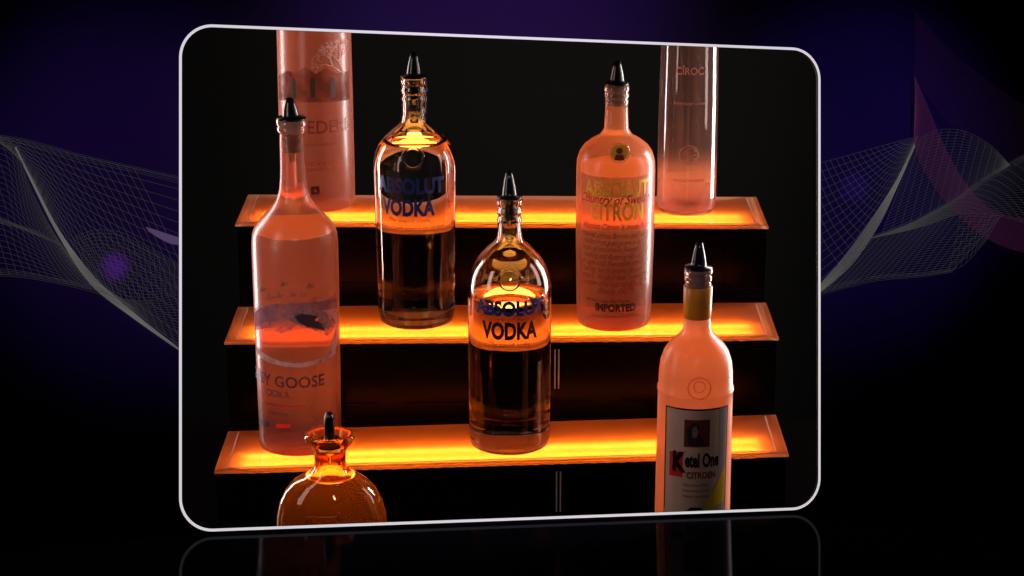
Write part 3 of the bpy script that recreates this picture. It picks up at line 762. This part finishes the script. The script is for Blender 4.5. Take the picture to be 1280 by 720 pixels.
net('wire_net', 'folded silver light net on the backdrop right of the frame', [
    dict(top=[(1020, 205), (1060, 194), (1110, 180), (1148, 170)], bot=[(1020, 365), (1062, 325), (1100, 270), (1140, 185)], n=14, m=18, skew=.4, r=.00016),
    dict(top=[(1142, 180), (1165, 164), (1200, 163), (1235, 180), (1260, 205)], bot=[(1100, 295), (1135, 280), (1180, 256), (1230, 225), (1262, 206)], n=28, m=14, r=.00012),
    dict(top=[(1080, 300), (1140, 278), (1190, 250), (1240, 217), (1310, 178)], bot=[(1080, 300), (1150, 284), (1200, 268), (1250, 270), (1310, 290)], n=26, m=20, r=.00012, skew=.3),
    dict(top=[(1080, 298), (1140, 276), (1190, 248), (1240, 215), (1310, 176)], bot=[(1080, 301), (1140, 280), (1190, 254), (1240, 222), (1310, 184)], n=3, r=.00012, **SH),
    dict(top=[(1080, 302), (1150, 284), (1200, 268), (1250, 270)], bot=[(1020, 368), (1090, 350), (1150, 344), (1190, 338)], n=24, m=18, r=.00012),
    dict(top=[(1020, 362), (1090, 346), (1150, 341), (1190, 337)], bot=[(1020, 370), (1090, 352), (1150, 346), (1190, 340)], n=3, r=.00012, **SH),
    dict(top=[(1200, 268), (1225, 270), (1250, 270)], bot=[(1185, 338), (1205, 330), (1232, 300)], n=8, m=8, r=.0001),
], M['wire'])
net('light_fold', 'bright tapering fold of silver threads left of the frame', [
    dict(top=[(20, 184), (44, 232), (75, 290), (119, 348), (168, 392), (224, 436)], bot=[(18, 184), (42, 234), (72, 293), (112, 354), (164, 396), (224, 438)], n=11, r=.00022, **SH)], M['fold'])
net('light_fold', 'bright tapering fold of silver threads right of the frame', [
    dict(top=[(1021, 359), (1055, 320), (1090, 272), (1118, 228), (1142, 180)], bot=[(1021, 368), (1064, 330), (1098, 280), (1121, 232), (1143, 182)], n=11, r=.00022, **SH)], M['fold'])
vl = net('magenta_veil', 'magenta thread veil sweeping down the backdrop at far right', [
    dict(top=[(1139, 95), (1158, 140), (1182, 195), (1215, 245), (1255, 270), (1310, 274)], bot=[(1139, 150), (1141, 190), (1165, 235), (1205, 280), (1250, 308), (1310, 322)], n=30, m=0, cross=False, r=.00013, z0=-.006),
    dict(top=[(1139, 15), (1175, 55), (1220, 95), (1300, 150)], bot=[(1139, 95), (1180, 150), (1240, 190), (1310, 230)], n=26, m=0, cross=False, r=.00004, z0=-.006),
], M['wire_pink'])
bm = bmesh.new(); coons(top=[(182, 284), (195, 288), (210, 293), (223, 297)], bot=[(186, 289), (198, 297), (212, 304), (223, 306)], n=20, m=0, cross=False, r=.0003, bm=bm)
M['wire_violet'] = emit('glowing_violet_thread', (.5, .3, .75), .15)
o = link('violet_ribbon', bm, M['wire_violet'], smooth=False); o.matrix_world = Mp
tag(o, 'small bright violet ribbon touching the left edge of the frame', 'ribbon')

# ------------------------------------------------------------------ lights
def area(name, loc, target, sx, sy, power, col, spread=180):
    l = bpy.data.lights.new(name, 'AREA'); l.shape = 'RECTANGLE'; l.size = sx; l.size_y = sy; l.energy = power; l.color = col
    l.spread = math.radians(spread)
    o = bpy.data.objects.new(name, l); COL.objects.link(o); o.location = loc
    o.rotation_euler = (Vector(target) - Vector(loc)).to_track_quat('-Z', 'Y').to_euler(); return o
def spot(name, loc, target, ang, blend, power, col, rad=.02):
    l = bpy.data.lights.new(name, 'SPOT'); l.spot_size = math.radians(ang); l.spot_blend = blend; l.energy = power; l.color = col; l.shadow_soft_size = rad
    o = bpy.data.objects.new(name, l); COL.objects.link(o); o.location = loc
    o.rotation_euler = (Vector(target) - Vector(loc)).to_track_quat('-Z', 'Y').to_euler(); return o
area('right_softbox', (.95, 2.88, .28), (0, 2.4, .3), .26, 1.0, 26, (1, .93, .9))
area('left_softbox', (-.85, 2.80, .28), (0, 2.4, .25), .16, .9, 9, (1, .85, .82))
area('left_fill', (-.62, 1.95, .50), (-.1, 2.4, .25), .13, .5, 1.3, (1, .74, .66))
area('right_fill', (.72, 2.33, .50), (.1, 2.4, .25), .13, .5, 1.6, (1, .74, .66))

for Bq, rad_, pw, spr in UPLIGHTS:  # unseen lamps added inside the bottles so glass and liquid glow
    l = bpy.data.lights.new('added_base_uplight', 'AREA'); l.shape = 'DISK'; l.size = rad_ * 2; l.energy = pw; l.color = (1, .40, .07); l.spread = math.radians(spr)
    o = bpy.data.objects.new('added_base_uplight', l); COL.objects.link(o); o.location = (Bq.x, Bq.y, Bq.z + .009); o.rotation_euler = (PI, 0, 0)
def pl(u, v, out):
    x, y = plane_at(u, v); return Mp @ Vector((x, y, -out))
spot('front_key', (.1, .05, 1.5), CAM + FW * 2.2 + RT * -.02, 13.5, .5, 26, (1, .72, .6), .12)
spot('violet_spot', pl(600, -260, .45), pl(610, -40, 0), 52, 1, 1.8, (.42, .18, 1))
spot('violet_spot', pl(1210, -60, .7), pl(1075, 205, 0), 29, 1, 2.7, (.34, .19, 1))
spot('violet_spot', pl(30, -60, .7), pl(175, 230, 0), 29, 1, 2.4, (.55, .25, 1))
spot('magenta_pin', pl(60, 330, .5), pl(144, 333, 0), 3.2, 1, 6, (.75, .08, 1), .004)
spot('blue_pin', pl(1150, 240, .5), pl(1068, 234, 0), 4, 1, 1.5, (.3, .18, 1), .004)

w = bpy.data.worlds.new('World'); S.world = w; w.use_nodes = True
w.node_tree.nodes['Background'].inputs[0].default_value = (.01, .008, .02, 1); w.node_tree.nodes['Background'].inputs[1].default_value = .05
S.view_settings.view_transform = 'Standard'; S.view_settings.look = 'None'; S.view_settings.exposure = 0; S.view_settings.gamma = 1
S.render.engine = 'CYCLES'
c = S.cycles
c.use_denoising = True
try: c.denoiser = 'OPENIMAGEDENOISE'
except Exception: pass
c.max_bounces = 14; c.transmission_bounces = 12; c.diffuse_bounces = 4; c.glossy_bounces = 5; c.transparent_max_bounces = 8
c.caustics_reflective = True; c.caustics_refractive = True; c.blur_glossy = .5
c.sample_clamp_indirect = 4; c.use_adaptive_sampling = False
